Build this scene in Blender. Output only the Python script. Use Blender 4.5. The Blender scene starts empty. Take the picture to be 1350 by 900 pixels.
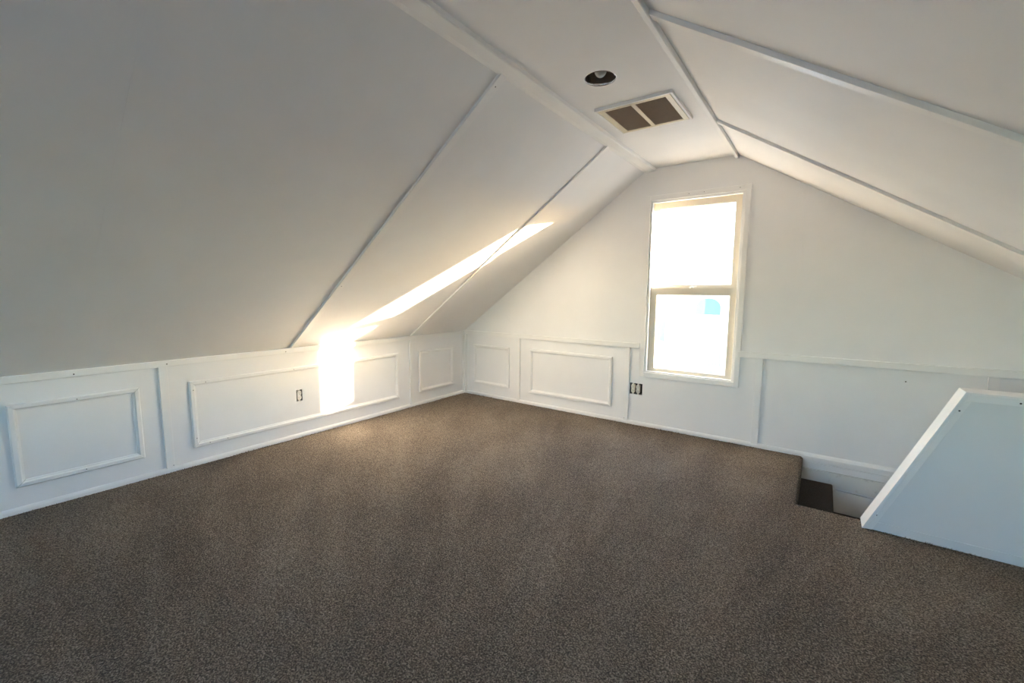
import bpy, bmesh, math, random
from mathutils import Vector, Matrix

random.seed(7)
scene = bpy.context.scene
COL = scene.collection

# ------------------------------------------------------------------ camera
cam_data = bpy.data.cameras.new('camera')
cam_data.sensor_width = 36.0
cam_data.lens = 567.79 / 1350 * 36.0
cam_data.clip_start = 0.02
cam_data.clip_end = 6000
cam = bpy.data.objects.new('camera', cam_data)
COL.objects.link(cam)
RGT = Vector((0.81005435, 0.58631279, 0.00701839))
UPV = Vector((-0.07218496, 0.08783853, 0.99351584))
FWD = Vector((-0.58189456, 0.80530845, -0.11347695))
rot = Matrix((RGT, UPV, -FWD)).transposed()
cam.matrix_world = Matrix.Translation((3.4336, -3.7907, 1.2)) @ rot.to_4x4()
scene.camera = cam

# ------------------------------------------------------------------ world, sun, exposure
SUN_DIR = Vector((-1.0, -0.70, -0.145)).normalized()     # the way the light travels
world = bpy.data.worlds.new('sky')
scene.world = world
world.use_nodes = True
wn = world.node_tree.nodes
wl = world.node_tree.links
wn.clear()
w_out = wn.new('ShaderNodeOutputWorld')
w_bg = wn.new('ShaderNodeBackground')
w_sky = wn.new('ShaderNodeTexSky')
w_sky.sky_type = 'NISHITA'
w_sky.sun_disc = False
w_sky.sun_elevation = math.radians(6.8)
w_sky.sun_rotation = math.radians(90 - 35)
w_sky.air_density = 1.0
w_sky.dust_density = 0.6
w_sky.ozone_density = 3.0
w_bg.inputs['Strength'].default_value = 2.3
wl.new(w_sky.outputs[0], w_bg.inputs['Color'])
wl.new(w_bg.outputs[0], w_out.inputs['Surface'])

sun_data = bpy.data.lights.new('sun_offscreen', 'SUN')
sun_data.energy = 52.0
sun_data.angle = math.radians(1.2)
sun_data.color = (1.0, 0.83, 0.62)
sun = bpy.data.objects.new('sun_offscreen', sun_data)
COL.objects.link(sun)
sun.location = (30, 22, 8)
sun.rotation_euler = SUN_DIR.to_track_quat('-Z', 'Y').to_euler()

scene.view_settings.view_transform = 'Standard'
scene.view_settings.look = 'None'
scene.view_settings.gamma = 1.0
scene.view_settings.use_curve_mapping = False
scene.view_settings.exposure = 1.45
scene.cycles.use_denoising = True
scene.cycles.max_bounces = 14
scene.cycles.diffuse_bounces = 8
scene.cycles.transparent_max_bounces = 16
scene.cycles.sample_clamp_indirect = 8.0


# ------------------------------------------------------------------ materials
def new_mat(name):
    m = bpy.data.materials.new(name)
    m.use_nodes = True
    return m, m.node_tree.nodes, m.node_tree.links, m.node_tree.nodes['Principled BSDF']


def paint(name, col, rough=0.55, var=0.03, scale=3.0, bump=0.05, bscale=180.0, dirt=None):
    m, n, l, b = new_mat(name)
    tc = n.new('ShaderNodeTexCoord')
    no = n.new('ShaderNodeTexNoise')
    no.inputs['Scale'].default_value = scale
    no.inputs['Detail'].default_value = 5
    l.new(tc.outputs['Object'], no.inputs['Vector'])
    rp = n.new('ShaderNodeMapRange')
    rp.inputs['From Min'].default_value = 0.3
    rp.inputs['From Max'].default_value = 0.7
    rp.inputs['To Min'].default_value = 1 - var
    rp.inputs['To Max'].default_value = 1 + var * 0.4
    l.new(no.outputs['Fac'], rp.inputs['Value'])
    mx = n.new('ShaderNodeVectorMath')
    mx.operation = 'SCALE'
    mx.inputs[0].default_value = col
    l.new(rp.outputs[0], mx.inputs['Scale'])
    out = mx.outputs[0]
    if dirt:
        n2 = n.new('ShaderNodeTexNoise')
        n2.inputs['Scale'].default_value = 22
        n2.inputs['Detail'].default_value = 8
        l.new(tc.outputs['Object'], n2.inputs['Vector'])
        r2 = n.new('ShaderNodeMapRange')
        r2.inputs['From Min'].default_value = 0.62
        r2.inputs['From Max'].default_value = 0.78
        r2.inputs['To Max'].default_value = 0.5
        l.new(n2.outputs['Fac'], r2.inputs['Value'])
        mc = n.new('ShaderNodeMix')
        mc.data_type = 'RGBA'
        l.new(r2.outputs[0], mc.inputs['Factor'])
        l.new(out, mc.inputs['A'])
        mc.inputs['B'].default_value = (*dirt, 1)
        out = mc.outputs['Result']
    l.new(out, b.inputs['Base Color'])
    b.inputs['Roughness'].default_value = rough
    b.inputs['Specular IOR Level'].default_value = 0.35
    if bump:
        nb = n.new('ShaderNodeTexNoise')
        nb.inputs['Scale'].default_value = bscale
        nb.inputs['Detail'].default_value = 3
        l.new(tc.outputs['Object'], nb.inputs['Vector'])
        n3 = n.new('ShaderNodeTexNoise')
        n3.inputs['Scale'].default_value = 4.0
        l.new(tc.outputs['Object'], n3.inputs['Vector'])
        ad = n.new('ShaderNodeMath')
        ad.operation = 'MULTIPLY_ADD'
        ad.inputs[1].default_value = 12.0
        l.new(n3.outputs['Fac'], ad.inputs[0])
        l.new(nb.outputs['Fac'], ad.inputs[2])
        bp = n.new('ShaderNodeBump')
        bp.inputs['Strength'].default_value = bump
        bp.inputs['Distance'].default_value = 0.002
        l.new(ad.outputs[0], bp.inputs['Height'])
        l.new(bp.outputs[0], b.inputs['Normal'])
    return m


def plain(name, col, rough=0.5, metal=0.0, var=0.08, scale=30.0):
    m, n, l, b = new_mat(name)
    tc = n.new('ShaderNodeTexCoord')
    no = n.new('ShaderNodeTexNoise')
    no.inputs['Scale'].default_value = scale
    no.inputs['Detail'].default_value = 3
    l.new(tc.outputs['Object'], no.inputs['Vector'])
    rp = n.new('ShaderNodeMapRange')
    rp.inputs['To Min'].default_value = 1 - var
    rp.inputs['To Max'].default_value = 1 + var
    l.new(no.outputs['Fac'], rp.inputs['Value'])
    mx = n.new('ShaderNodeVectorMath')
    mx.operation = 'SCALE'
    mx.inputs[0].default_value = col
    l.new(rp.outputs[0], mx.inputs['Scale'])
    l.new(mx.outputs[0], b.inputs['Base Color'])
    b.inputs['Roughness'].default_value = rough
    b.inputs['Metallic'].default_value = metal
    return m


def carpet_mat(name, dark, mid, light, tracks=True):
    m, n, l, b = new_mat(name)
    tc = n.new('ShaderNodeTexCoord')
    # tuft speckle
    a = n.new('ShaderNodeTexNoise')
    a.inputs['Scale'].default_value = 165
    a.inputs['Detail'].default_value = 4
    a.inputs['Roughness'].default_value = 0.75
    l.new(tc.outputs['Object'], a.inputs['Vector'])
    v = n.new('ShaderNodeTexVoronoi')
    v.inputs['Scale'].default_value = 260
    l.new(tc.outputs['Object'], v.inputs['Vector'])
    sp = n.new('ShaderNodeSeparateColor')
    l.new(v.outputs['Color'], sp.inputs[0])
    mixf = n.new('ShaderNodeMath')
    mixf.operation = 'MULTIPLY_ADD'
    mixf.inputs[1].default_value = 0.22
    l.new(sp.outputs[0], mixf.inputs[0])
    l.new(a.outputs['Fac'], mixf.inputs[2])
    fac = mixf.outputs[0]
    if tracks:
        # vacuum tracks: the pile leans one way or the other in long strokes
        ctr = n.new('ShaderNodeVectorMath')
        ctr.operation = 'SUBTRACT'
        ctr.inputs[1].default_value = (2.95, -3.75, 0)
        l.new(tc.outputs['Object'], ctr.inputs[0])
        rad = n.new('ShaderNodeTexGradient')
        rad.gradient_type = 'RADIAL'
        l.new(ctr.outputs[0], rad.inputs[0])
        ln = n.new('ShaderNodeVectorMath')
        ln.operation = 'LENGTH'
        l.new(ctr.outputs[0], ln.inputs[0])
        cb = n.new('ShaderNodeCombineXYZ')
        k1 = n.new('ShaderNodeMath')
        k1.operation = 'MULTIPLY'
        k1.inputs[1].default_value = 60.0
        l.new(rad.outputs['Fac'], k1.inputs[0])
        k2 = n.new('ShaderNodeMath')
        k2.operation = 'MULTIPLY'
        k2.inputs[1].default_value = 0.9
        l.new(ln.outputs['Value'], k2.inputs[0])
        l.new(k1.outputs[0], cb.inputs[0])
        l.new(k2.outputs[0], cb.inputs[1])
        t = n.new('ShaderNodeTexNoise')
        t.inputs['Scale'].default_value = 1.0
        t.inputs['Detail'].default_value = 3
        t.inputs['Distortion'].default_value = 0.4
        l.new(cb.outputs[0], t.inputs['Vector'])
        g = n.new('ShaderNodeTexNoise')
        g.inputs['Scale'].default_value = 2.2
        g.inputs['Detail'].default_value = 4
        l.new(tc.outputs['Object'], g.inputs['Vector'])
        s1 = n.new('ShaderNodeMath')
        s1.operation = 'MULTIPLY_ADD'
        s1.inputs[1].default_value = 0.18
        fd = n.new('ShaderNodeMapRange')
        fd.inputs['From Min'].default_value = 0.5
        fd.inputs['From Max'].default_value = 1.9
        fd.inputs['To Min'].default_value = 0.0
        fd.inputs['To Max'].default_value = 1.0
        l.new(ln.outputs['Value'], fd.inputs['Value'])
        ct = n.new('ShaderNodeMath')
        ct.operation = 'SUBTRACT'
        ct.inputs[1].default_value = 0.5
        l.new(t.outputs['Fac'], ct.inputs[0])
        fm = n.new('ShaderNodeMath')
        fm.operation = 'MULTIPLY_ADD'
        fm.inputs[2].default_value = 0.5
        l.new(ct.outputs[0], fm.inputs[0])
        l.new(fd.outputs[0], fm.inputs[1])
        l.new(fm.outputs[0], s1.inputs[0])
        l.new(fac, s1.inputs[2])
        s2 = n.new('ShaderNodeMath')
        s2.operation = 'MULTIPLY_ADD'
        s2.inputs[1].default_value = 0.08
        l.new(g.outputs['Fac'], s2.inputs[0])
        l.new(s1.outputs[0], s2.inputs[2])
        s3 = n.new('ShaderNodeMath')
        s3.operation = 'SUBTRACT'
        s3.inputs[1].default_value = 0.13
        l.new(s2.outputs[0], s3.inputs[0])
        fac = s3.outputs[0]
    cr = n.new('ShaderNodeValToRGB')
    e = cr.color_ramp.elements
    e[0].position = 0.42
    e[0].color = (*dark, 1)
    e[1].position = 0.78
    e[1].color = (*light, 1)
    k = e.new(0.60)
    k.color = (*mid, 1)
    l.new(fac, cr.inputs[0])
    l.new(cr.outputs[0], b.inputs['Base Color'])
    b.inputs['Roughness'].default_value = 0.95
    b.inputs['Specular IOR Level'].default_value = 0.1
    b.inputs['Sheen Weight'].default_value = 0.15
    b.inputs['Sheen Roughness'].default_value = 0.5
    bp = n.new('ShaderNodeBump')
    bp.inputs['Strength'].default_value = 2.3
    bp.inputs['Distance'].default_value = 0.006
    l.new(mixf.outputs[0], bp.inputs['Height'])
    l.new(bp.outputs[0], b.inputs['Normal'])
    return m


def glass_mat(name, veil, streak):
    """dusty, partly fogged window glass: mostly clear, with a veil of dirt that scatters daylight"""
    m, n, l, b = new_mat(name)
    n.remove(b)
    out = n['Material Output']
    tr = n.new('ShaderNodeBsdfTransparent')
    tr.inputs[0].default_value = (0.97, 0.98, 0.98, 1)
    tl = n.new('ShaderNodeBsdfTranslucent')
    tl.inputs[0].default_value = (0.92, 0.94, 0.97, 1)
    gl = n.new('ShaderNodeBsdfGlossy')
    gl.inputs['Roughness'].default_value = 0.03
    tc = n.new('ShaderNodeTexCoord')
    mp = n.new('ShaderNodeMapping')
    mp.inputs['Scale'].default_value = (1, 1, streak)
    l.new(tc.outputs['Object'], mp.inputs['Vector'])
    no = n.new('ShaderNodeTexNoise')
    no.inputs['Scale'].default_value = 26
    no.inputs['Detail'].default_value = 6
    l.new(mp.outputs[0], no.inputs['Vector'])
    rp = n.new('ShaderNodeMapRange')
    rp.inputs['From Min'].default_value = 0.3
    rp.inputs['From Max'].default_value = 0.75
    rp.inputs['To Min'].default_value = veil * 0.7
    rp.inputs['To Max'].default_value = veil * 1.5
    l.new(no.outputs['Fac'], rp.inputs['Value'])
    m1 = n.new('ShaderNodeMixShader')
    l.new(rp.outputs[0], m1.inputs[0])
    l.new(tr.outputs[0], m1.inputs[1])
    l.new(tl.outputs[0], m1.inputs[2])
    m2 = n.new('ShaderNodeMixShader')
    m2.inputs[0].default_value = 0.04
    l.new(m1.outputs[0], m2.inputs[1])
    l.new(gl.outputs[0], m2.inputs[2])
    l.new(m2.outputs[0], out.inputs['Surface'])
    return m


WHITE = (0.87, 0.86, 0.85)
M = {}
M['wall'] = paint('wall_paint', WHITE, 0.6)
M['ceil'] = paint('ceiling_paint', (0.865, 0.856, 0.846), 0.65, bump=0.06)
M['trim'] = paint('trim_paint', (0.885, 0.872, 0.852), 0.42, var=0.04, bump=0.04)
M['field'] = paint('panel_paint', (0.87, 0.86, 0.85), 0.5)
M['scuffed'] = paint('scuffed_paint', (0.80, 0.77, 0.72), 0.5, var=0.06, dirt=(0.5, 0.45, 0.38))
M['guard'] = paint('guard_paint', (0.82, 0.81, 0.795), 0.6)
M['cream'] = paint('cream_window_paint', (0.70, 0.645, 0.545), 0.4, var=0.05)
M['ventcream'] = paint('cream_enamel', (0.74, 0.66, 0.50), 0.4, var=0.03, bump=0.0)
M['dusty'] = plain('dusty_louver', (0.60, 0.50, 0.40), 0.6)
M['black'] = plain('black_box_plastic', (0.02, 0.019, 0.018), 0.7)
M['gap'] = plain('black_plastic', (0.03, 0.028, 0.025), 0.7)
M['nail'] = plain('nail_steel', (0.10, 0.09, 0.08), 0.5, 0.6)
M['canmetal'] = plain('dull_can_metal', (0.26, 0.21, 0.17), 0.45, 0.75)
M['steel'] = plain('bright_steel', (0.62, 0.62, 0.63), 0.25, 1.0)
M['ductmetal'] = plain('dusty_duct_metal', (0.22, 0.19, 0.16), 0.6, 0.3)
M['brass'] = plain('sash_lock_metal', (0.72, 0.68, 0.58), 0.3, 0.8)
M['ivory'] = plain('ivory_plastic', (0.78, 0.75, 0.68), 0.35)
M['carpet'] = carpet_mat('carpet_pile', (0.032, 0.022, 0.015), (0.185, 0.132, 0.091), (0.66, 0.54, 0.41))
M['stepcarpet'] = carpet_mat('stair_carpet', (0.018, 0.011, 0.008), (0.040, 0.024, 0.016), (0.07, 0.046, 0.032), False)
M['glass_up'] = glass_mat('dusty_glass', 0.010, 1.0)
M['glass_low'] = glass_mat('fogged_glass', 0.015, 0.06)
M['siding'] = paint('pale_siding', (0.78, 0.78, 0.78), 0.7)
M['roof'] = plain('grey_shingle', (0.62, 0.61, 0.60), 0.9)
M['blueglass'] = plain('blue_window_glass', (0.10, 0.16, 0.26), 0.1)
M['fencewood'] = plain('blue_grey_fence_wood', (0.25, 0.29, 0.36), 0.8, var=0.3, scale=6)
M['bark'] = plain('bark', (0.20, 0.15, 0.11), 0.9, var=0.2)
M['leaf'] = plain('tan_leaf', (0.34, 0.27, 0.16), 0.8, var=0.3)
M['ground'] = plain('winter_lawn', (0.22, 0.21, 0.19), 0.95, var=0.15, scale=2)
M['bulbglass'] = plain('bulb_glass', (0.55, 0.54, 0.50), 0.12, 0.0)


# ------------------------------------------------------------------ mesh helpers
def link(name, me, mat, parent=None):
    if mat is not None and not me.materials:
        me.materials.append(mat)
    o = bpy.data.objects.new(name, me)
    COL.objects.link(o)
    if parent is not None:
        o.parent = parent
    return o


def from_bm(name, bm, mat, parent=None, smooth=False):
    bmesh.ops.recalc_face_normals(bm, faces=bm.faces)
    me = bpy.data.meshes.new(name)
    bm.to_mesh(me)
    bm.free()
    if smooth:
        for p in me.polygons:
            p.use_smooth = True
    return link(name, me, mat, parent)


def empty(name, loc=(0, 0, 0), parent=None):
    o = bpy.data.objects.new(name, None)
    o.empty_display_size = 0.1
    COL.objects.link(o)
    o.location = loc
    if parent is not None:
        o.parent = parent
    return o


def tag(o, label, cat, kind=None, group=None):
    o['label'] = label
    o['category'] = cat
    if kind:
        o['kind'] = kind
    if group:
        o['group'] = group
    return o


def bm_box(bm, lo, hi):
    x0, y0, z0 = lo
    x1, y1, z1 = hi
    v = [bm.verts.new(p) for p in ((x0, y0, z0), (x1, y0, z0), (x1, y1, z0), (x0, y1, z0),
                                   (x0, y0, z1), (x1, y0, z1), (x1, y1, z1), (x0, y1, z1))]
    for f in ((3, 2, 1, 0), (4, 5, 6, 7), (0, 1, 5, 4), (1, 2, 6, 5), (2, 3, 7, 6), (3, 0, 4, 7)):
        bm.faces.new([v[i] for i in f])


def box(name, lo, hi, mat, parent=None, bevel=0.0, seg=2):
    bm = bmesh.new()
    bm_box(bm, lo, hi)
    if bevel:
        bmesh.ops.bevel(bm, geom=bm.edges[:], offset=bevel, segments=seg, affect='EDGES', profile=0.6)
    return from_bm(name, bm, mat, parent)


def boxes(name, lst, mat, parent=None, bevel=0.0):
    bm = bmesh.new()
    for lo, hi in lst:
        bm_box(bm, lo, hi)
    if bevel:
        bmesh.ops.bevel(bm, geom=bm.edges[:], offset=bevel, segments=1, affect='EDGES')
    return from_bm(name, bm, mat, parent)


def bar(name, A, B, wdir, ndir, w, t, mat, parent=None, bevel=0.002, sink=0.004):
    """a straight board from A to B (on the surface, centre line), w wide, standing t proud along ndir"""
    A, B = Vector(A), Vector(B)
    wdir, ndir = Vector(wdir).normalized(), Vector(ndir).normalized()
    bm = bmesh.new()
    vs = []
    for P in (A, B):
        for s, h in ((-0.5, -sink), (0.5, -sink), (0.5, t), (-0.5, t)):
            vs.append(bm.verts.new(P + wdir * (w * s) + ndir * h))
    for f in ((0, 1, 2, 3), (7, 6, 5, 4), (0, 4, 5, 1), (1, 5, 6, 2), (2, 6, 7, 3), (3, 7, 4, 0)):
        bm.faces.new([vs[i] for i in f])
    bmesh.ops.recalc_face_normals(bm, faces=bm.faces)
    if bevel:
        bmesh.ops.bevel(bm, geom=bm.edges[:], offset=bevel, segments=2, affect='EDGES', profile=0.6)
    return from_bm(name, bm, mat, parent)


def prism(name, pts, axis, a0, a1, mat, parent=None, bevel=0.0):
    """polygon pts (two coordinates) extruded along axis 'x','y' or 'z' from a0 to a1"""
    bm = bmesh.new()

    def P(p, a):
        if axis == 'y':
            return (p[0], a, p[1])
        if axis == 'x':
            return (a, p[0], p[1])
        return (p[0], p[1], a)
    v0 = [bm.verts.new(P(p, a0)) for p in pts]
    v1 = [bm.verts.new(P(p, a1)) for p in pts]
    n = len(pts)
    bm.faces.new(v0)
    bm.faces.new(v1[::-1])
    for i in range(n):
        bm.faces.new((v0[i], v1[i], v1[(i + 1) % n], v0[(i + 1) % n]))
    bmesh.ops.recalc_face_normals(bm, faces=bm.faces)
    if bevel:
        bmesh.ops.bevel(bm, geom=bm.edges[:], offset=bevel, segments=2, affect='EDGES', profile=0.6)
    return from_bm(name, bm, mat, parent)


def plate(name, us, vs, holes, conv, mat, parent=None):
    """a rectangular slab in (u, v) with rectangular through-holes; conv(u, v, side) -> point, side 0 room, 1 back"""
    U = sorted(set([us[0], us[1]] + [h[i] for h in holes for i in (0, 1)]))
    V = sorted(set([vs[0], vs[1]] + [h[i] for h in holes for i in (2, 3)]))
    bm = bmesh.new()
    cache = {}

    def vert(u, v, s):
        k = (round(u, 5), round(v, 5), s)
        if k not in cache:
            cache[k] = bm.verts.new(conv(u, v, s))
        return cache[k]

    def solid(i, j):
        if i < 0 or j < 0 or i >= len(U) - 1 or j >= len(V) - 1:
            return False
        cu, cv = (U[i] + U[i + 1]) / 2, (V[j] + V[j + 1]) / 2
        return not any(h[0] < cu < h[1] and h[2] < cv < h[3] for h in holes)
    for i in range(len(U) - 1):
        for j in range(len(V) - 1):
            if not solid(i, j):
                continue
            a, b, c, d = (U[i], V[j]), (U[i + 1], V[j]), (U[i + 1], V[j + 1]), (U[i], V[j + 1])
            for s in (0, 1):
                bm.faces.new([vert(*p, s) for p in (a, b, c, d)])
            for (p, q, ni, nj) in ((a, b, i, j - 1), (b, c, i + 1, j), (c, d, i, j + 1), (d, a, i - 1, j)):
                if not solid(ni, nj):
                    bm.faces.new([vert(*p, 0), vert(*q, 0), vert(*q, 1), vert(*p, 1)])
    return from_bm(name, bm, mat, parent)


def mitred(name, O, ud, vd, nd, L, W, wid, t, mat, parent):
    """four mitred moulding strips round a rectangle with corner O, sides L along ud and W along vd"""
    O, ud, vd, nd = Vector(O), Vector(ud), Vector(vd), Vector(nd)
    prof = [(0, -0.003), (0, t * 0.75), (wid * 0.14, t), (wid * 0.62, t), (wid * 0.80, t * 0.62),
            (wid, t * 0.50), (wid, -0.003)]
    out = []
    for (o, a, b, ln) in ((O, ud, vd, L), (O + ud * L, vd, -ud, W), (O + ud * L + vd * W, -ud, -vd, L),
                          (O + vd * W, -vd, ud, W)):
        bm = bmesh.new()
        g = 0.0018
        r0 = [bm.verts.new(o + a * (u + g) + b * u + nd * h) for u, h in prof]
        r1 = [bm.verts.new(o + a * (ln - u - g) + b * u + nd * h) for u, h in prof]
        n = len(prof)
        bm.faces.new(r0)
        bm.faces.new(r1[::-1])
        for i in range(n):
            bm.faces.new((r0[i], r1[i], r1[(i + 1) % n], r0[(i + 1) % n]))
        out.append(from_bm(name, bm, mat, parent))
    return out


def ring_pts(c, r, n, z):
    return [(c[0] + r * math.cos(2 * math.pi * i / n), c[1] + r * math.sin(2 * math.pi * i / n), z) for i in range(n)]


def lathe(name, c, prof, mat, parent=None, n=32, smooth=True):
    bm = bmesh.new()
    rings = [[bm.verts.new(p) for p in ring_pts(c, max(r, 1e-4), n, z)] for r, z in prof]
    for a, b in zip(rings, rings[1:]):
        for i in range(n):
            bm.faces.new((a[i], a[(i + 1) % n], b[(i + 1) % n], b[i]))
    return from_bm(name, bm, mat, parent, smooth)


NAIL_ME = None


def nail(P, nd, parent, r=0.0038):
    """a set nail or screw head: a small steel disc slightly proud of the board"""
    global NAIL_ME
    if NAIL_ME is None:
        bm = bmesh.new()
        bmesh.ops.create_cone(bm, cap_ends=True, segments=10, radius1=1.0, radius2=0.8, depth=0.5)
        NAIL_ME = bpy.data.meshes.new('nail_head')
        bm.to_mesh(NAIL_ME)
        bm.free()
        NAIL_ME.materials.append(M['nail'])
    o = bpy.data.objects.new('nail_head', NAIL_ME)
    COL.objects.link(o)
    o.parent = parent
    o.location = P
    o.scale = (r, r, 0.0022)
    o.rotation_euler = Vector(nd).to_track_quat('Z', 'Y').to_euler()
    return o


# ------------------------------------------------------------------ room dimensions (metres)
YF = -6.2                 # gable wall behind the camera
KT = 0.745                # knee wall height
ZR = 2.255                # flat strip of ceiling
XL, XR = 2.12, 2.825      # where the slopes meet the flat strip
SL = (ZR - KT) / XL
SR = 0.627
XW = 5.2                  # right knee wall
ZRW = ZR - SR * (XW - XR)
HX, HY = 3.385, -0.90     # stairwell opening: x > HX, y > HY
TH = 0.15


def zl(x):
    return KT + SL * x


def zrr(x):
    return ZR - SR * (x - XR)


NL = Vector((SL, 0, -1)).normalized()     # normals into the room
NR = Vector((-SR, 0, -1)).normalized()
NB = Vector((0, -1, 0))
NK = Vector((1, 0, 0))

# ------------------------------------------------------------------ floor (carpet)
bm = bmesh.new()
L_PTS = [(0, 0), (0, YF), (XW, YF), (XW, HY), (HX, HY), (HX, 0)]
vt = [bm.verts.new((x, y, 0)) for x, y in L_PTS]
vb = [bm.verts.new((x, y, -0.17)) for x, y in L_PTS]
bm.faces.new(vt)
bm.faces.new(vb[::-1])
for i in range(6):
    bm.faces.new((vt[i], vb[i], vb[(i + 1) % 6], vt[(i + 1) % 6]))
bmesh.ops.recalc_face_normals(bm, faces=bm.faces)
bm.edges.ensure_lookup_table()
hole_edges = [e for e in bm.edges if all(abs(v.co.z) < 1e-6 for v in e.verts)
              and ({tuple(round(c, 3) for c in v.co[:2]) for v in e.verts}
                   in ({(HX, 0), (HX, HY)}, {(XW, HY), (HX, HY)}))]
bmesh.ops.bevel(bm, geom=hole_edges, offset=0.022, segments=5, affect='EDGES', profile=0.5)
floor = from_bm('floor', bm, M['carpet'])
tag(floor, 'speckled grey-brown cut pile carpet covering the attic floor', 'floor', 'structure')

# frayed pile standing against the walls and over the edge of the stairwell
bm = bmesh.new()


def tuft(p, out, h, r):
    a = random.random() * 6.28
    lean = Vector((random.uniform(-1, 1), random.uniform(-1, 1), 0)) * r * 0.8 + Vector(out) * r * 0.5
    b = [bm.verts.new((p[0] + r * math.cos(a + k * 2.094), p[1] + r * math.sin(a + k * 2.094), p[2])) for k in range(3)]
    t = bm.verts.new((p[0] + lean.x, p[1] + lean.y, p[2] + h))
    for k in range(3):
        bm.faces.new((b[k], b[(k + 1) % 3], t))


def tuft_line(A, B, out, step=0.0035, h=(0.002, 0.011)):
    A, B = Vector(A), Vector(B)
    n = int((B - A).length / step)
    for i in range(n):
        p = A.lerp(B, (i + random.random()) / n) + Vector(out) * random.uniform(0, 0.012)
        hh = random.uniform(*h) * (0.5 + 0.8 * abs(math.sin(i * 0.021) * math.sin(i * 0.0057 + 1)))
        tuft(p, out, hh, random.uniform(0.0018, 0.0034))


tuft_line((0.016, -0.02, 0), (0.016, -3.7, 0), (1, 0, 0))
tuft_line((0.02, -0.016, 0), (HX - 0.01, -0.016, 0), (0, -1, 0))
tuft_line((3.68, -1.012, 0), (4.4, -1.012, 0), (0, -1, 0), h=(0.003, 0.014))
tuft_line((HX - 0.012, -0.02, -0.003), (HX - 0.012, HY + 0.01, -0.003), (-1, 0, 0), h=(0.002, 0.006))
tuft_line((HX, HY - 0.012, -0.003), (3.67, HY - 0.012, -0.003), (0, -1, 0), h=(0.002, 0.006))
fringe = from_bm('carpet_fringe', bm, M['carpet'], floor)
fringe['kind'] = 'stuff'

# ------------------------------------------------------------------ walls
OUT_L = (-2.0335, -1.9845, 0.302, 0.396)      # outlet hole in the left knee wall (y0, y1, z0, z1)
OUT_B = (2.037, 2.152, 0.283, 0.384)        # outlet hole in the back wall (x0, x1, z0, z1)
WX0, WX1, WZ0, WZ1 = 2.160, 2.888, 0.497, 1.987

wall_left = plate('wall_left', (YF, 0.0), (-0.2, 0.80), [OUT_L],
                  lambda u, v, s: (-TH * s, u, v), M['wall'])
tag(wall_left, 'low white painted knee wall with picture-frame wainscot panels under the left slope', 'wall', 'structure')
wall_back = plate('wall_back', (-TH, XW + TH), (-2.9, 2.36), [OUT_B, (WX0, WX1, WZ0, WZ1)],
                  lambda u, v, s: (u, TH * s, v), M['wall'])
tag(wall_back, 'white painted gable end wall holding the sash window', 'wall', 'structure')
wall_right = box('wall_right', (XW, YF, -2.9), (XW + TH, 0.0, 0.82), M['wall'])
tag(wall_right, 'low white knee wall under the right slope', 'wall', 'structure')
FX0, FX1, FZ0, FZ1 = 1.75, 3.15, 0.75, 1.95
wall_front = plate('wall_front', (-TH, XW + TH), (-0.2, 2.36), [(FX0, FX1, FZ0, FZ1)],
                   lambda u, v, s: (u, YF - TH * s, v), M['wall'])
tag(wall_front, 'white painted gable end wall facing the sash window wall', 'wall', 'structure')
# stairwell enclosure under the floor
wall_stair = box('wall_stairwell', (HX - 0.25, HY - 0.12, -2.9), (XW, HY - 0.02, -0.17), M['wall'])
tag(wall_stair, 'white painted side wall going down inside the stairwell', 'wall', 'structure')
wall_stair_end = box('wall_stairwell_end', (HX - 0.25, HY - 0.02, -2.9), (HX - 0.15, 0.0, -0.17), M['wall'])
tag(wall_stair_end, 'white wall closing the stairwell below the top step', 'wall', 'structure')
low = box('floor_lower', (HX - 0.25, HY - 0.12, -2.95), (XW, 0.0, -2.9), M['stepcarpet'])
tag(low, 'dark carpeted landing at the foot of the stairs', 'floor', 'structure')

# ------------------------------------------------------------------ ceiling: flat strip, sloped boards, battens
ceiling = empty('ceiling', (2.47, -3.1, ZR))
tag(ceiling, 'white attic ceiling of two sloped sides and a narrow flat strip between', 'ceiling', 'structure')


def cpar(o):
    o.parent = ceiling
    o.matrix_parent_inverse = Matrix.Translation((-2.47, 3.1, -ZR))
    return o


CAN = (2.452, -1.70)
CR = 0.079
# flat strip with the round hole for the recessed light
bm = bmesh.new()
hs = 0.12
sq = []
N = 40
for i in range(N):
    a = 2 * math.pi * i / N
    c, s = math.cos(a), math.sin(a)
    k = hs / max(abs(c), abs(s))
    sq.append((CAN[0] + c * k, CAN[1] + s * k))
cir = [(CAN[0] + CR * math.cos(2 * math.pi * i / N), CAN[1] + CR * math.sin(2 * math.pi * i / N)) for i in range(N)]
v_sq = [bm.verts.new((x, y, ZR)) for x, y in sq]
v_ci = [bm.verts.new((x, y, ZR)) for x, y in cir]
v_cu = [bm.verts.new((x, y, ZR + 0.012)) for x, y in cir]
for i in range(N):
    j = (i + 1) % N
    bm.faces.new((v_sq[i], v_sq[j], v_ci[j], v_ci[i]))
    bm.faces.new((v_ci[i], v_ci[j], v_cu[j], v_cu[i]))
x0, x1 = XL - 0.01, XR + 0.02
DX0, DX1, DY0, DY1 = 2.310, 2.680, -1.362, -0.978        # duct opening behind the vent
for (a, b, c, d) in ((x0, x1, YF, CAN[1] - hs), (x0, x1, CAN[1] + hs, DY0), (x0, x1, DY1, 0.0),
                     (x0, DX0, DY0, DY1), (DX1, x1, DY0, DY1),
                     (x0, CAN[0] - hs, CAN[1] - hs, CAN[1] + hs), (CAN[0] + hs, x1, CAN[1] - hs, CAN[1] + hs)):
    bm.faces.new([bm.verts.new(p) for p in ((a, c, ZR), (b, c, ZR), (b, d, ZR), (a, d, ZR))])
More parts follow.
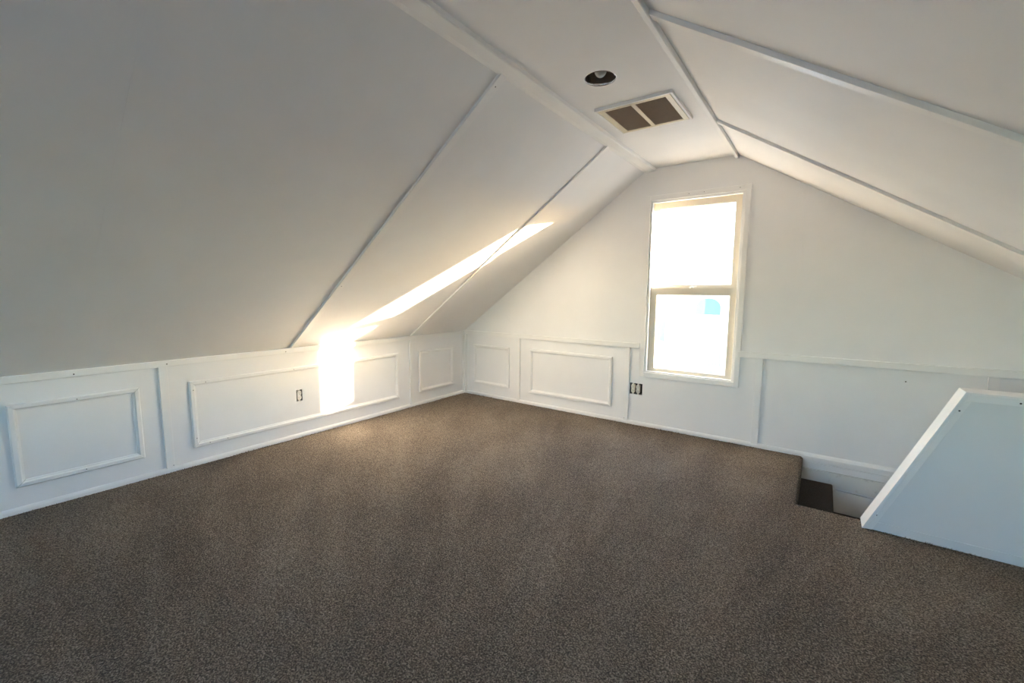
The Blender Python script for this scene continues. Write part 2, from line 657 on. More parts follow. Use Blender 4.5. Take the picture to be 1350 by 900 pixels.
cpar(from_bm('flat_panel', bm, M['ceil']))
JOINTS = [0.0, -0.822, -2.045, -3.28, -4.50, -5.72, YF]
for a, b in zip(JOINTS, JOINTS[1:]):
    t = 0.012
    cpar(prism('sloped_panel', [(-0.02, zl(-0.02)), (XL, zl(XL)), (XL, zl(XL) + t), (-0.02, zl(-0.02) + t)],
               'y', a, b, M['ceil']))
for a, b in zip(JOINTS, JOINTS[1:]):
    t = 0.012
    cpar(prism('sloped_panel', [(XW + 0.02, zrr(XW + 0.02)), (XR, ZR), (XR, ZR + t), (XW + 0.02, zrr(XW + 0.02) + t)],
               'y', a, b, M['ceil']))
# the roof deck over it all keeps the daylight out
g = 0.02
cpar(prism('roof_deck', [(-0.4, zl(-0.4) + g), (XL, ZR + 0.25), (XR, ZR + 0.25), (XW + 0.4, zrr(XW + 0.4) + g),
                         (XW + 0.4, zrr(XW + 0.4) + 0.12 + g), (XR, ZR + 0.37), (XL, ZR + 0.37), (-0.4, zl(-0.4) + 0.12 + g)],
           'y', YF - 0.2, TH + 0.2, M['roof']))
cpar(prism('roof_filler', [(-0.4, zl(-0.4) + g), (XL - 0.1, zl(XL - 0.1) + g), (XL, ZR + 0.25), (-0.4, zl(-0.4) + 0.15)],
           'y', YF - 0.2, TH + 0.2, M['roof']))
cpar(prism('roof_filler', [(XW + 0.4, zrr(XW + 0.4) + g), (XR + 0.1, zrr(XR + 0.1) + g), (XR, ZR + 0.25), (XW + 0.4, zrr(XW + 0.4) + 0.15)],
           'y', YF - 0.2, TH + 0.2, M['roof']))

SD_L = Vector((1, 0, SL)).normalized()
b1 = cpar(bar('batten', (0.02, -2.052, zl(0.02)), (2.108, -2.040, zl(2.108)), (0, 1, 0), NL, 0.046, 0.016, M['trim']))
b2 = cpar(bar('batten', (0.02, -0.832, zl(0.02)), (2.108, -0.802, zl(2.108)), (0, 1, 0), NL, 0.036, 0.014, M['trim']))
xe = 5.15
b3 = cpar(bar('batten', (XR - 0.004, -2.062, zrr(XR - 0.004)), (xe, -1.92, zrr(xe)), (0, 1, 0), NR, 0.042, 0.017, M['trim']))
b4 = cpar(bar('batten', (XR - 0.004, -0.812, zrr(XR - 0.004)), (xe, -0.585, zrr(xe)), (0, 1, 0), NR, 0.042, 0.016, M['trim']))
for yb in (-4.5, -5.7):
    cpar(bar('batten', (0.02, yb, zl(0.02)), (XL - 0.005, yb, zl(XL - 0.005)), (0, 1, 0), NL, 0.046, 0.016, M['trim']))
for yb in (-4.5, -5.7):
    cpar(bar('batten', (XR + 0.01, yb, zrr(XR + 0.01)), (xe, yb, zrr(xe)), (0, 1, 0), NR, 0.042, 0.017, M['trim']))
# taped joint with a filled patch, no batten over it
cpar(bar('tape_seam', (0.03, -3.275, zl(0.03)), (XL - 0.02, -3.30, zl(XL - 0.02)), (0, 1, 0), NL, 0.055, 0.0004, M['ceil'], None, 0.0002, 0.001))


def cnail(P, nd):
    o = nail(P, nd, ceiling)
    o.matrix_parent_inverse = Matrix.Translation((-2.47, 3.1, -ZR))


cnail(Vector((0.703, -2.047, zl(0.703))) + NL * 0.016, NL)
cnail(Vector((2.05, -2.041, zl(2.05))) + NL * 0.016, NL)

# corner mouldings along the edges of the flat strip
trim_4 = prism('trim_4', [(2.085, zl(2.085) + 0.004), (2.112, 2.230), (2.127, 2.226), (2.185, 2.230), (2.190, 2.234),
                          (2.191, ZR + 0.003), (2.12, ZR + 0.01)], 'y', YF, -0.001, M['trim'])
tag(trim_4, 'white flat moulding along the left edge of the flat ceiling strip', 'trim', 'structure')
trim_5 = prism('trim_5', [(2.797, ZR + 0.003), (2.798, ZR - 0.022), (2.801, ZR - 0.025), (2.818, ZR - 0.025), (2.821, ZR - 0.022),
                          (2.822, ZR + 0.003)], 'y', YF, -0.001, M['trim'])
tag(trim_5, 'white narrow moulding along the right edge of the flat ceiling strip', 'trim', 'structure')

# ------------------------------------------------------------------ chair rails and baseboards
trim_1 = bar('trim_1', (0, YF, 0.726), (0, -0.001, 0.726), (0, 0, 1), NK, 0.040, 0.019, M['trim'], None, 0.003)
tag(trim_1, 'white chair rail capping the left knee wall below the slope', 'chair rail', 'structure')
trim_2 = bar('trim_2', (0.0, 0, 0.731), (2.119, 0, 0.731), (0, 0, 1), NB, 0.044, 0.020, M['trim'], None, 0.003)
tag(trim_2, 'white chair rail on the gable wall from corner to window casing', 'chair rail', 'structure')
trim_3 = bar('trim_3', (2.905, 0, 0.728), (XW, 0, 0.737), (0, 0, 1), NB, 0.046, 0.020, M['trim'], None, 0.003)
tag(trim_3, 'white chair rail on the gable wall from window casing past the stairwell', 'chair rail', 'structure')
nail((0.0195, -3.298, 0.722), NK, trim_1)
nail((0.0195, -2.109, 0.722), NK, trim_1)
nail((0.0195, -2.87, 0.724), NK, trim_1)


def base_profile(w=0.034, t=0.014):
    return [(0, -0.01), (t, -0.01), (t, w * 0.55), (t * 0.75, w * 0.85), (t * 0.4, w), (0, w)]


baseboard_left = prism('baseboard_left', [(x, z) for x, z in base_profile()], 'y', YF, -0.002, M['trim'])
tag(baseboard_left, 'thin white base moulding where the left knee wall meets the carpet', 'baseboard', 'structure')
baseboard_back = prism('baseboard_back', [(-x, z) for x, z in base_profile()], 'x', 0.002, HX, M['trim'])
tag(baseboard_back, 'thin white base moulding where the gable wall meets the carpet', 'baseboard', 'structure')
trim_6 = empty('trim_6', (HX, 0, 0))
tag(trim_6, 'stack of white boards on the gable wall just below carpet level in the stairwell', 'trim', 'structure')


def at(o, root):
    o.parent = root
    o.matrix_parent_inverse = Matrix.Translation(-Vector(root.location))
    return o


# stairwell boards: base strip, upper strip with a butt joint, deep lower board slightly out of level
at(prism('base_strip', [(0, -0.026), (-0.018, -0.026), (-0.018, 0.012), (-0.012, 0.026), (-0.004, 0.034), (0, 0.034)], 'x', HX, XW, M['trim']), trim_6)
at(box('upper_board', (3.441, -0.014, -0.0755), (XW, 0.002, -0.030), M['trim'], None, 0.0015), trim_6)
at(box('end_block', (HX - 0.02, -0.009, -0.075), (3.434, 0.002, -0.029), M['trim'], None, 0.0015), trim_6)
at(prism('lower_board', [(HX - 0.12, -0.172), (HX - 0.12, -0.0795), (XW, -0.0795), (XW, -0.250)], 'y', -0.020, 0.002, M['scuffed'], None, 0.002), trim_6)
at(prism('lower_sheet', [(HX - 0.149, -0.186), (XW, -0.2655), (XW, -2.9), (HX - 0.149, -2.9)], 'y', -0.020, 0.002, M['wall']), trim_6)

# ------------------------------------------------------------------ wainscot: battens and panels
CASE_T = 0.016
for (ya, yb) in ((-0.040, -0.012), (-0.850, -0.812), (-2.915, -2.870), (-3.72, -3.675), (-5.0, -4.955)):
    bar('batten', (0, (ya + yb) / 2, 0.03), (0, (ya + yb) / 2, 0.708), (0, 1, 0), NK, yb - ya, CASE_T, M['trim'], wall_left, 0.002)
for (xa, xb) in ((0.002, 0.042), (0.774, 0.808), (1.985, 2.031), (3.036, 3.084), (4.272, 4.318)):
    bar('batten', ((xa + xb) / 2, 0, 0.03), ((xa + xb) / 2, 0, 0.711), (1, 0, 0), NB, xb - xa, CASE_T, M['trim'], wall_back, 0.002)


MT = 0.018


def panel_left(y0, y1, z0, z1, w=0.036, holes=()):
    p = plate('panel', (y0 + 0.004, y1 - 0.004), (z0 + 0.004, z1 - 0.004), list(holes),
              lambda u, v, s: (0.0012 - 0.003 * s, u, v), M['field'], wall_left)
    mitred('moulding', (0, y0, z0), (0, 1, 0), (0, 0, 1), NK, y1 - y0, z1 - z0, w, MT, M['trim'], p)
    return p


def panel_back(x0, x1, z0, z1, w=0.036):
    p = plate('panel', (x0 + 0.004, x1 - 0.004), (z0 + 0.004, z1 - 0.004), [],
              lambda u, v, s: (u, -0.0012 + 0.003 * s, v), M['field'], wall_back)
    mitred('moulding', (x0, 0, z0), (1, 0, 0), (0, 0, 1), NB, x1 - x0, z1 - z0, w, MT, M['trim'], p)
    return p


pl1 = panel_left(-3.560, -3.018, 0.142, 0.594)
pl2 = panel_left(-2.756, -0.996, 0.126, 0.588, holes=[OUT_L])
pl3 = panel_left(-0.722, -0.200, 0.136, 0.580)
pl4 = panel_left(-4.86, -3.86, 0.14, 0.59)
pb1 = panel_back(0.150, 0.664, 0.140, 0.597)
pb2 = panel_back(0.930, 1.862, 0.133, 0.607)
for (y, z, p) in ((-3.296, 0.577, pl1), (-3.288, 0.159, pl1), (-2.663, 0.572, pl2), (-2.738, 0.527, pl2), (-2.052, 0.572, pl2),
                  (-2.738, 0.192, pl2), (-2.663, 0.142, pl2), (-2.552, 0.143, pl2)):
    nail((0.0182, y, z), NK, p, 0.003)
nail((0.0162, -2.878, 0.046), NK, wall_left, 0.003)
nail((1.997, -0.0162, 0.048), NB, wall_back, 0.003)
nail((3.904, -0.0003, 0.632), NB, wall_back, 0.0045)
# vertical board joint showing through the paint right of the window, and wall sheet joint
bar('wall_seam', (3.262, 0, 1.955), (3.280, 0, 1.364), (1, 0, 0), NB, 0.006, 0.0022, M['wall'], wall_back, 0.0008, 0.001)

# ------------------------------------------------------------------ window in the gable wall
window_1 = empty('window_1', (2.524, 0.0, 0.457))
tag(window_1, 'tall double-hung sash window with cream sashes and dirty bright glass', 'window', 'structure')


def wp(o):
    return at(o, window_1)


CX0, CX1, CZ0, CZ1 = 2.120, 2.924, 0.457, 2.026
wp(box('casing', (CX0, -0.017, CZ0), (WX0 + 0.002, 0.002, CZ1), M['trim'], None, 0.003))
wp(box('casing', (WX1 - 0.002, -0.017, CZ0), (CX1, 0.002, CZ1), M['trim'], None, 0.003))
cas_top = wp(box('casing', (WX0 + 0.002, -0.0165, WZ1 - 0.002), (WX1 - 0.002, 0.002, CZ1), M['trim'], None, 0.003))
cas_bot = wp(box('casing', (WX0 + 0.002, -0.0165, CZ0), (WX1 - 0.002, 0.002, WZ0 + 0.002), M['trim'], None, 0.003))
for x in (2.474, 2.590, 2.847):
    o = nail((x, -0.0168, 2.008), NB, window_1, 0.0032)
    o.matrix_parent_inverse = Matrix.Translation(-Vector(window_1.location))
# jamb liner and interior stops
wp(boxes('jamb', [((WX0 - 0.001, 0.0, WZ0), (WX0 + 0.008, TH + 0.01, WZ1)), ((WX1 - 0.008, 0.0, WZ0), (WX1 + 0.001, TH + 0.01, WZ1)),
                  ((WX0, 0.0, WZ1 - 0.008), (WX1, TH + 0.01, WZ1 + 0.001)), ((WX0, 0.0, WZ0 - 0.001), (WX1, TH + 0.03, WZ0 + 0.012))], M['cream']))
for (a, b) in (((WX0 + 0.004, -0.006, WZ0), (2.182, 0.026, WZ1)), ((2.866, -0.006, WZ0), (WX1 - 0.002, 0.026, WZ1))):
    wp(box('stop_bead', a, b, M['trim'], None, 0.003))
wp(box('stop_bead', (2.180, -0.006, 1.966), (2.868, 0.026, WZ1 - 0.001), M['trim'], None, 0.003))
wp(box('stool', (2.180, -0.008, WZ0 + 0.001), (2.868, 0.034, 0.510), M['trim'], None, 0.003))


def sash(name, x0, x1, z0, z1, gx0, gx1, gz0, gz1, y0, y1, gmat):
    bm = bmesh.new()
    for lo, hi in (((x0, y0, z0), (gx0, y1, z1)), ((gx1, y0, z0), (x1, y1, z1)),
                   ((gx0, y0, gz1), (gx1, y1, z1)), ((gx0, y0, z0), (gx1, y1, gz0))):
        bm_box(bm, lo, hi)
    s = wp(from_bm(name, bm, M['cream']))
    # sloped glazing bead round the glass
    ym = (y0 + y1) / 2
    bd = 0.009
    for (o_, u_, v_, L, W) in (((gx0, ym, gz0), (1, 0, 0), (0, 0, 1), gx1 - gx0, gz1 - gz0),):
        O, u, v, nd = Vector(o_), Vector(u_), Vector(v_), Vector((0, -1, 0))
        prof = [(0, 0), (0, ym - y0 - 0.002), (0.002, ym - y0 - 0.002), (bd, 0.002), (bd, 0)]
        for (o, a, b, ln) in ((O, u, v, L), (O + u * L, v, -u, W), (O + u * L + v * W, -u, -v, L), (O + v * W, -v, u, W)):
            bm = bmesh.new()
            r0 = [bm.verts.new(o + a * p + b * p + nd * h) for p, h in prof]
            r1 = [bm.verts.new(o + a * (ln - p) + b * p + nd * h) for p, h in prof]
            bm.faces.new(r0)
            bm.faces.new(r1[::-1])
            for i in range(5):
                bm.faces.new((r0[i], r1[i], r1[(i + 1) % 5], r0[(i + 1) % 5]))
            from_bm('glazing_bead', bm, M['cream'], s)
    bm = bmesh.new()
    vs = [bm.verts.new(p) for p in ((gx0 - 0.004, ym + 0.001, gz0 - 0.004), (gx1 + 0.004, ym + 0.001, gz0 - 0.004),
                                    (gx1 + 0.004, ym + 0.001, gz1 + 0.004), (gx0 - 0.004, ym + 0.001, gz1 + 0.004))]
    bm.faces.new(vs)
    p = from_bm('pane', bm, gmat, s)
    return s


up = sash('upper_sash', 2.170, 2.878, 1.222, 1.979, 2.220, 2.815, 1.270, 1.926, 0.072, 0.104, M['glass_up'])
up['label'] = 'upper cream sash holding the clearer pane'
lo_ = sash('lower_sash', 2.170, 2.878, 0.505, 1.245, 2.234, 2.818, 0.534, 1.190, 0.030, 0.066, M['glass_low'])
lo_['label'] = 'lower cream sash holding the fogged streaky pane'
# sash lock on the meeting rail
lock = lathe('sash_lock', (2.520, 0.046), [(0.0, 1.244), (0.017, 1.244), (0.017, 1.249), (0.010, 1.253), (0.009, 1.262), (0.0, 1.264)], M['brass'], lo_, 20)
bar('lock_lever', (2.512, 0.040, 1.258), (2.566, 0.020, 1.255), (0, 1, 0), (0, 0, 1), 0.011, 0.006, M['brass'], lo_, 0.002, 0.0)
bar('lock_plate', (2.486, 0.046, 1.245), (2.556, 0.046, 1.245), (0, 1, 0), (0, 0, 1), 0.020, 0.003, M['brass'], lo_, 0.001, 0.002)
# outside casing and sill
wp(boxes('exterior_casing', [((2.06, TH, 0.40), (2.205, TH + 0.035, 2.09)), ((2.826, TH, 0.40), (2.97, TH + 0.035, 2.09)),
                             ((2.205, TH, 1.945), (2.826, TH + 0.035, 2.09))], M['trim']))
wp(box('exterior_sill', (2.04, TH, 0.44), (2.99, TH + 0.05, 0.508), M['trim'], None, 0.004))

# ------------------------------------------------------------------ window in the opposite gable wall
window_2 = empty('window_front_offscreen', (2.45, YF, FZ0))
tag(window_2, 'wide window in the gable wall facing the sash window', 'window', 'structure')
at(boxes('frame', [((FX0, YF - TH, FZ0), (FX0 + 0.04, YF, FZ1)), ((FX1 - 0.04, YF - TH, FZ0), (FX1, YF, FZ1)),
                   ((FX0 + 0.04, YF - TH, FZ1 - 0.04), (FX1 - 0.04, YF, FZ1)), ((FX0 + 0.04, YF - TH, FZ0), (FX1 - 0.04, YF, FZ0 + 0.04)),
                   ((2.435, YF - 0.09, FZ0 + 0.04), (2.465, YF - 0.05, FZ1 - 0.04))], M['trim']), window_2)
for (a, b) in ((FX0 + 0.04, 2.435), (2.465, FX1 - 0.04)):
    bm = bmesh.new()
    bm.faces.new([bm.verts.new(p) for p in ((a, YF - 0.07, FZ0 + 0.04), (b, YF - 0.07, FZ0 + 0.04), (b, YF - 0.07, FZ1 - 0.04), (a, YF - 0.07, FZ1 - 0.04))])
    at(from_bm('pane', bm, M['glass_up']), window_2)
for (a, b) in (((FX0 - 0.05, YF - 0.002, FZ0 - 0.05), (FX0, YF + 0.016, FZ1 + 0.05)), ((FX1, YF - 0.002, FZ0 - 0.05), (FX1 + 0.05, YF + 0.016, FZ1 + 0.05)),
               ((FX0, YF - 0.002, FZ1), (FX1, YF + 0.016, FZ1 + 0.05)), ((FX0, YF - 0.002, FZ0 - 0.05), (FX1, YF + 0.016, FZ0))):
    at(box('casing', a, b, M['trim'], None, 0.003), window_2)

# ------------------------------------------------------------------ guard wall beside the stairwell
wall_guard = empty('wall_guard', (4.3, -0.95, 0))
tag(wall_guard, 'low white half wall with sloped end guarding the stairwell', 'half wall', 'structure')


def gp(o):
    return at(o, wall_guard)


S0, S1 = Vector((3.672, 0.0)), Vector((3.985, 0.762))          # sloped end in (x, z)
sd = (S1 - S0).normalized()
sn = Vector((sd.y, -sd.x))                                      # to the inside of the wall
GT = 0.762
gi = 0.016
A0 = S0 + sn * gi
xs = A0.x - sd.x / sd.y * A0.y
xt = xs + sd.x / sd.y * (GT - gi)
gp(prism('face_panel', [(xs, 0.0), (xt, GT - gi), (XW, GT - gi), (XW, 0.0)], 'y', -1.000, -0.900, M['guard']))


def on_edge(d, z):
    """x on the line parallel to the sloped edge, d inside it"""
    p = S0 + sn * d
    return p.x + sd.x / sd.y * (z - p.y)


gp(prism('sloped_cap', [(on_edge(0, 0.0), 0.0), (on_edge(0, GT), GT), (on_edge(gi, GT), GT), (on_edge(gi, 0), 0.0)],
         'y', -1.0145, -0.888, M['trim'], None, 0.003))
gp(prism('top_cap', [(on_edge(gi, GT) - 0.004, GT - gi), (on_edge(gi, GT) - 0.004, GT), (XW, GT + 0.008), (XW, GT - gi + 0.008)],
         'y', -1.0145, -0.888, M['trim'], None, 0.003))
gp(prism('sloped_batten', [(on_edge(gi - 0.002, 0.002), 0.002), (on_edge(gi - 0.002, 0.718), 0.718), (on_edge(0.037, 0.718), 0.718), (on_edge(0.037, 0.002), 0.002)],
         'y', -1.0125, -0.999, M['trim'], None, 0.0015))
gp(prism('top_batten', [(on_edge(gi - 0.002, 0.7195), 0.7195), (on_edge(gi - 0.002, GT - gi + 0.002), GT - gi + 0.002), (XW, GT - gi + 0.01), (XW, 0.7265)],
         'y', -1.0125, -0.999, M['trim'], None, 0.0015))
gp(prism('base_strip', [(on_edge(0.037, 0.0) + 0.002, 0.0), (on_edge(0.037, 0.045) + 0.002, 0.045), (XW, 0.045), (XW, 0.0)],
         'y', -1.0035, -0.999, M['guard'], None, 0.0012))
for (x, z) in ((3.972, 0.672), (3.724, 0.086), (4.155, 0.735)):
    o = nail((x, -1.0128, z), NB, wall_guard, 0.0042)
    o.matrix_parent_inverse = Matrix.Translation(-Vector(wall_guard.location))

# ------------------------------------------------------------------ stairs
stairs = empty('staircase', (HX, -0.45, -2.9))
tag(stairs, 'dark brown carpeted stairs going down beside the gable wall', 'stairs', 'structure')
xk = HX - 0.15
for k in range(6):
    z = -0.160 - 0.2 * k
    x1 = 3.574 + 0.245 * k
    t = at(box('tread', (xk if k == 0 else x1 - 0.275, HY - 0.02, z - 0.04), (x1, -0.021, z), M['stepcarpet'], None, 0.012, 3), stairs)
    at(box('riser', (x1 - 0.045, HY - 0.02, z - 0.2), (x1 - 0.025, -0.021, z - 0.035), M['stepcarpet']), stairs)
at(box('riser', (HX - 0.03, HY - 0.02, -0.19), (HX - 0.012, -0.021, -0.16), M['stepcarpet']), stairs)


# ------------------------------------------------------------------ electrical outlets without cover plates
def receptacle(parent, c, u, nd, inv, dark=None):
    """one duplex receptacle: c centre on the wall plane, u sideways unit vector, nd out of the wall"""
    c, u, nd = Vector(c), Vector(u), Vector(nd)
    up_ = Vector((0, 0, 1))

    def slab(name, cu, cz, hw, hh, d0, d1, mat, par, cut=0.0):
        bm = bmesh.new()
        if cut:
            pts = [(-hw, -hh + cut), (-hw + cut, -hh), (hw - cut, -hh), (hw, -hh + cut), (hw, hh - cut), (hw - cut, hh), (-hw + cut, hh), (-hw, hh - cut)]
        else:
            pts = [(-hw, -hh), (hw, -hh), (hw, hh), (-hw, hh)]
        a = [bm.verts.new(c + u * (cu + p) + up_ * (cz + q) + nd * d0) for p, q in pts]
        b = [bm.verts.new(c + u * (cu + p) + up_ * (cz + q) + nd * d1) for p, q in pts]
        n = len(pts)
        bm.faces.new(a)
        bm.faces.new(b[::-1])
        for i in range(n):
            bm.faces.new((a[i], b[i], b[(i + 1) % n], a[(i + 1) % n]))
        o = from_bm(name, bm, mat, par)
        if par is parent:
            o.matrix_parent_inverse = inv
        return o
    slab('yoke', 0, 0, 0.0075, 0.051, -0.006, -0.004, M['ivory'], parent)
    slab('receptacle_body', 0, 0, 0.0150, 0.036, -0.03, -0.003, M['ivory'], parent, 0.004)
    for s in (-1, 1):
        f = slab('socket_face', 0, s * 0.0195, 0.0165, 0.0145, -0.003, 0.002, M['ivory'], parent, 0.006)
        f.matrix_parent_inverse = inv
        for k in (-1, 1):
            slab('slot', k * 0.0062, s * 0.0195 + 0.003, 0.0012, 0.0042, 0.0015, 0.0024, M['gap'], f)
        slab('slot', 0, s * 0.0195 - 0.0075, 0.0022, 0.0022, 0.0015, 0.0024, M['gap'], f, 0.0008)


def wall_box(root, lo, hi, open_face):
    bm = bmesh.new()
    bm_box(bm, lo, hi)
    bm.faces.ensure_lookup_table()
    best = max(bm.faces, key=lambda f: f.calc_center_median().dot(Vector(open_face)))
    bmesh.ops.delete(bm, geom=[best], context='FACES_ONLY')
    o = from_bm('wall_box', bm, M['black'])
    return at(o, root)


ol = empty('wall_outlet', (0.0, -2.009, OUT_L[2]))
tag(ol, 'single white duplex outlet without cover plate, set in the left knee wall panel', 'outlet')
wall_box(ol, (-0.06, OUT_L[0], OUT_L[2]), (0.001, OUT_L[1], OUT_L[3]), (1, 0, 0))
receptacle(ol, (0.0, -2.009, 0.349), (0, 1, 0), (1, 0, 0), Matrix.Translation(-Vector(ol.location)))
ob = empty('wall_outlet', (2.094, 0.0, OUT_B[2]))
tag(ob, 'pair of ivory duplex outlets in one black box under the window corner, no cover plate', 'outlet')
wall_box(ob, (OUT_B[0], -0.001, OUT_B[2]), (OUT_B[1], 0.06, OUT_B[3]), (0, -1, 0))
for x in (2.066, 2.113):
    receptacle(ob, (x, 0.0, 0.333), (1, 0, 0), (0, -1, 0), Matrix.Translation(-Vector(ob.location)))

# ------------------------------------------------------------------ ceiling vent
vent = empty('ceiling_vent', (2.49, -1.17, ZR))
tag(vent, 'cream air return grille with two louvred halves in a white frame on the flat ceiling', 'vent')


def vp(o):
    return at(o, vent)


VX0, VX1, VY0, VY1 = 2.272, 2.712, -1.388, -0.955
for a, b in (((VX0, VY0, ZR - 0.017), (VX1, VY0 + 0.012, ZR + 0.001)), ((VX0, VY1 - 0.012, ZR - 0.017), (VX1, VY1, ZR + 0.001)),
             ((VX0, VY0 + 0.012, ZR - 0.017), (VX0 + 0.012, VY1 - 0.012, ZR + 0.001)), ((VX1 - 0.012, VY0 + 0.012, ZR - 0.017), (VX1, VY1 - 0.012, ZR + 0.001))):
    vp(box('frame_strip', a, b, M['trim'], None, 0.002))
c1 = (2.322, 2.477, -1.350, -0.990)
c2 = (2.500, 2.667, -1.350, -0.990)
vp(plate('face_plate', (VX0 + 0.015, VX1 - 0.017), (VY0 + 0.014, VY1 - 0.015), [c1, c2],
         lambda u, v, s: (u, v, ZR - 0.016 + 0.004 * s), M['ventcream']))
bm = bmesh.new()
bm_box(bm, (DX0, DY0, ZR - 0.001), (DX1, DY1, ZR + 0.22))
low_f = min(bm.faces, key=lambda f: f.calc_center_median().z)
bmesh.ops.delete(bm, geom=[low_f], context='FACES_ONLY')
vp(from_bm('duct', bm, M['ductmetal']))
for (xa, xb, ya, yb) in (c1, c2):
    bm = bmesh.new()
    n = 30
    for i in range(n):
        y = ya + (i + 0.5) * (yb - ya) / n
        vs = [bm.verts.new(p) for p in ((xa, y - 0.005, ZR - 0.0145), (xb, y - 0.005, ZR - 0.0145), (xb, y + 0.003, ZR - 0.0055), (xa, y + 0.003, ZR - 0.0055),
                                        (xa, y - 0.004, ZR - 0.0150), (xb, y - 0.004, ZR - 0.0150), (xb, y + 0.004, ZR - 0.006), (xa, y + 0.004, ZR - 0.006))]
        for f in ((0, 1, 2, 3), (7, 6, 5, 4), (0, 4, 5, 1), (2, 6, 7, 3)):
            bm.faces.new([vs[k] for k in f])
    lv = vp(from_bm('louvers', bm, M['dusty']))
    lv['kind'] = 'stuff'

# ------------------------------------------------------------------ recessed can light, unlit, without trim ring
can = empty('recessed_light', (CAN[0], CAN[1], ZR))
tag(can, 'unlit recessed can light without trim, bulb showing in the round ceiling hole', 'ceiling light')
at(lathe('housing', CAN, [(CR - 0.003, ZR - 0.002), (CR - 0.004, ZR + 0.15), (0.05, ZR + 0.18), (0.0, ZR + 0.18)], M['canmetal'], None, 40), can)
at(lathe('rim', CAN, [(CR - 0.004, ZR + 0.010), (CR - 0.004, ZR - 0.001), (CR - 0.001, ZR - 0.0015), (CR + 0.001, ZR + 0.001)], M['steel'], None, 40), can)
bulb = at(lathe('bulb', CAN, [(0.0, ZR + 0.006), (0.012, ZR + 0.008), (0.022, ZR + 0.015), (0.029, ZR + 0.027), (0.031, ZR + 0.038), (0.029, ZR + 0.052),
                              (0.022, ZR + 0.068), (0.015, ZR + 0.082), (0.014, ZR + 0.095)], M['bulbglass'], None, 28), can)
at(lathe('socket', CAN, [(0.0, ZR + 0.09), (0.019, ZR + 0.09), (0.021, ZR + 0.10), (0.021, ZR + 0.18)], M['gap'], None, 20), can)
for a in (0.15, 2.9, 4.4):
    p = Vector((CAN[0] + math.cos(a) * (CR - 0.007), CAN[1] + math.sin(a) * (CR - 0.007), ZR + 0.002))
    tdir = Vector((-math.sin(a), math.cos(a), 0))
    at(bar('spring_clip', p, p + Vector((0, 0, 0.03)), tdir, Vector((-math.cos(a), -math.sin(a), 0)), 0.012, 0.004, M['steel'], None, 0.001, 0.003), can)

# ------------------------------------------------------------------ outside
ground = box('ground', (-3000, -3000, -3.4), (3000, 3000, -3.2), M['ground'])
tag(ground, 'pale winter ground outside the house', 'ground', 'structure')

house = empty('neighbour_house', (-1.0, 24.0, -3.2))
tag(house, 'pale sided house beyond the fence with one arched window', 'house')


def hp(o):
    return at(o, house)


hp(box('house_wall', (-9, 22, -3.2), (5, 30, 1.9), M['siding']))
for k in range(16):
    z = -3.0 + k * 0.3
    hp(bar('siding_lap', (-9, 22, z), (5, 22, z), (0, 0, 1), NB, 0.05, 0.02, M['siding'], None, 0, 0.0))
hp(prism('house_roof', [(21.6, 1.85), (26, 3.1), (30.4, 1.85), (30.4, 2.0), (26, 3.3), (21.6, 2.0)], 'x', -9.4, 5.4, M['roof']))
arch = [(-2.40, 0.05), (-1.15, 0.05)] + [(-1.775 + 0.625 * math.cos(a), 0.45 + 0.5 * math.sin(a)) for a in [math.pi * k / 14 for k in range(15)]]
hw = hp(prism('arched_window', arch, 'y', 21.93, 22.02, M['blueglass']))
hp(prism('lower_window', [(-4.9, -1.6), (-4.1, -1.6), (-4.1, -0.3), (-4.9, -0.3)], 'y', 21.95, 22.02, M['blueglass']))

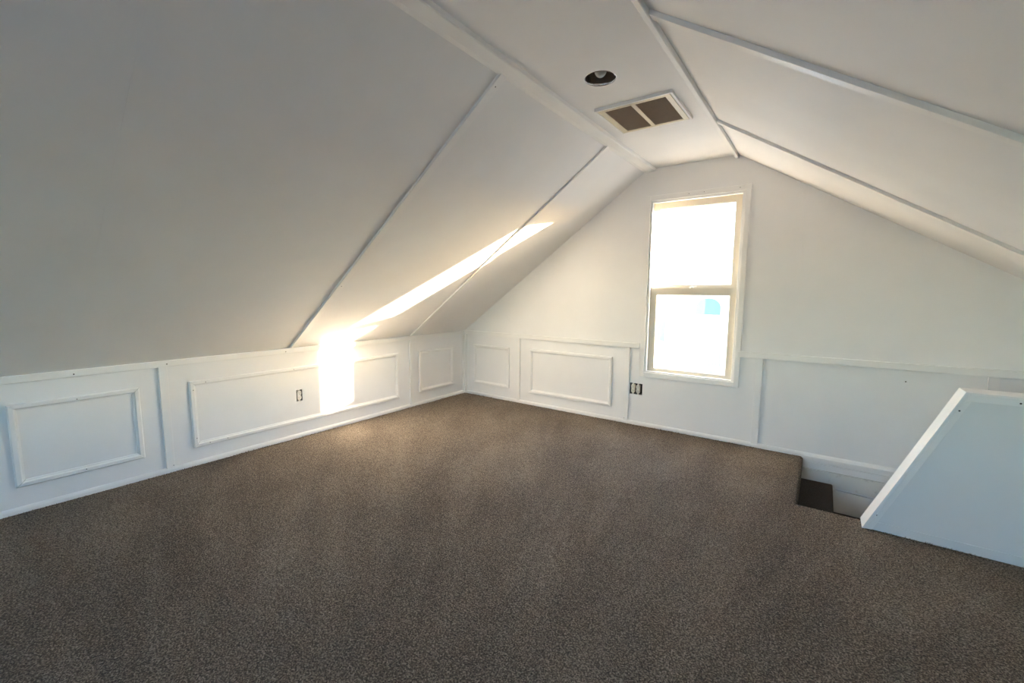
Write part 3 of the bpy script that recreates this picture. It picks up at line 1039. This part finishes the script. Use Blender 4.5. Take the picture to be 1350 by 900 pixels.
fence = empty('board_fence', (-1.5, 18.0, -3.2))
tag(fence, 'blue-grey fence of upright boards standing outside below the window', 'fence')
bm = bmesh.new()
bm_box(bm, (-0.07, -0.012, 0.0), (0.07, 0.012, 2.0))
FB = bpy.data.meshes.new('board')
bm.to_mesh(FB)
bm.free()
FB.materials.append(M['fencewood'])
for i in range(34):
    o = bpy.data.objects.new('board', FB)
    COL.objects.link(o)
    o.location = (-3.0 + 0.155 * i, 18.0 + random.uniform(-0.01, 0.01), -3.2)
    o.scale = (1, 1, random.uniform(0.97, 1.04))
    at(o, fence)
for z in (-2.7, -1.6):
    at(box('fence_rail', (-3.1, 18.01, z), (2.3, 18.06, z + 0.09), M['fencewood']), fence)


def tree(loc, h, label):
    root = empty('bare_tree', loc)
    tag(root, label, 'tree')
    bm = bmesh.new()
    tips = []

    def seg(p, q, r0, r1, n=6):
        d = (q - p).normalized()
        a = d.orthogonal().normalized()
        b = d.cross(a)
        A = [bm.verts.new(p + (a * math.cos(6.283 * i / n) + b * math.sin(6.283 * i / n)) * r0) for i in range(n)]
        B = [bm.verts.new(q + (a * math.cos(6.283 * i / n) + b * math.sin(6.283 * i / n)) * r1) for i in range(n)]
        for i in range(n):
            bm.faces.new((A[i], A[(i + 1) % n], B[(i + 1) % n], B[i]))

    def grow(p, d, ln, r, lv):
        q = p + d * ln
        seg(p, q, r, r * 0.68)
        if lv == 0:
            tips.append(q)
            return
        for _ in range(3 if lv > 1 else 4):
            nd = (d + Vector((random.uniform(-1, 1), random.uniform(-1, 1), random.uniform(-0.2, 0.7))) * 0.75).normalized()
            grow(q - d * ln * random.uniform(0, 0.35), nd, ln * random.uniform(0.62, 0.8), r * 0.58, lv - 1)
    grow(Vector((0, 0, 0)), Vector((0.03, 0, 1)), h * 0.36, h * 0.022, 4)
    from_bm('branches', bm, M['bark'], root)
    bm = bmesh.new()
    for q in tips:
        for _ in range(3):
            c = q + Vector((random.gauss(0, 0.12), random.gauss(0, 0.12), random.gauss(0, 0.12)))
            u = Vector((random.gauss(0, 1), random.gauss(0, 1), random.gauss(0, 1))).normalized() * 0.06
            w = u.orthogonal().normalized() * 0.035
            bm.faces.new([bm.verts.new(c + x) for x in (u, w, -u, -w)])
    lf = from_bm('dry_leaves', bm, M['leaf'], root)
    lf['kind'] = 'stuff'
    return root


tree((-2.6, 14.5, -3.2), 5.6, 'bare tree with a few tan leaves in front of the pale house')
tree((-7.5, 34.0, -3.2), 9.0, 'tall bare tree standing behind the pale house')
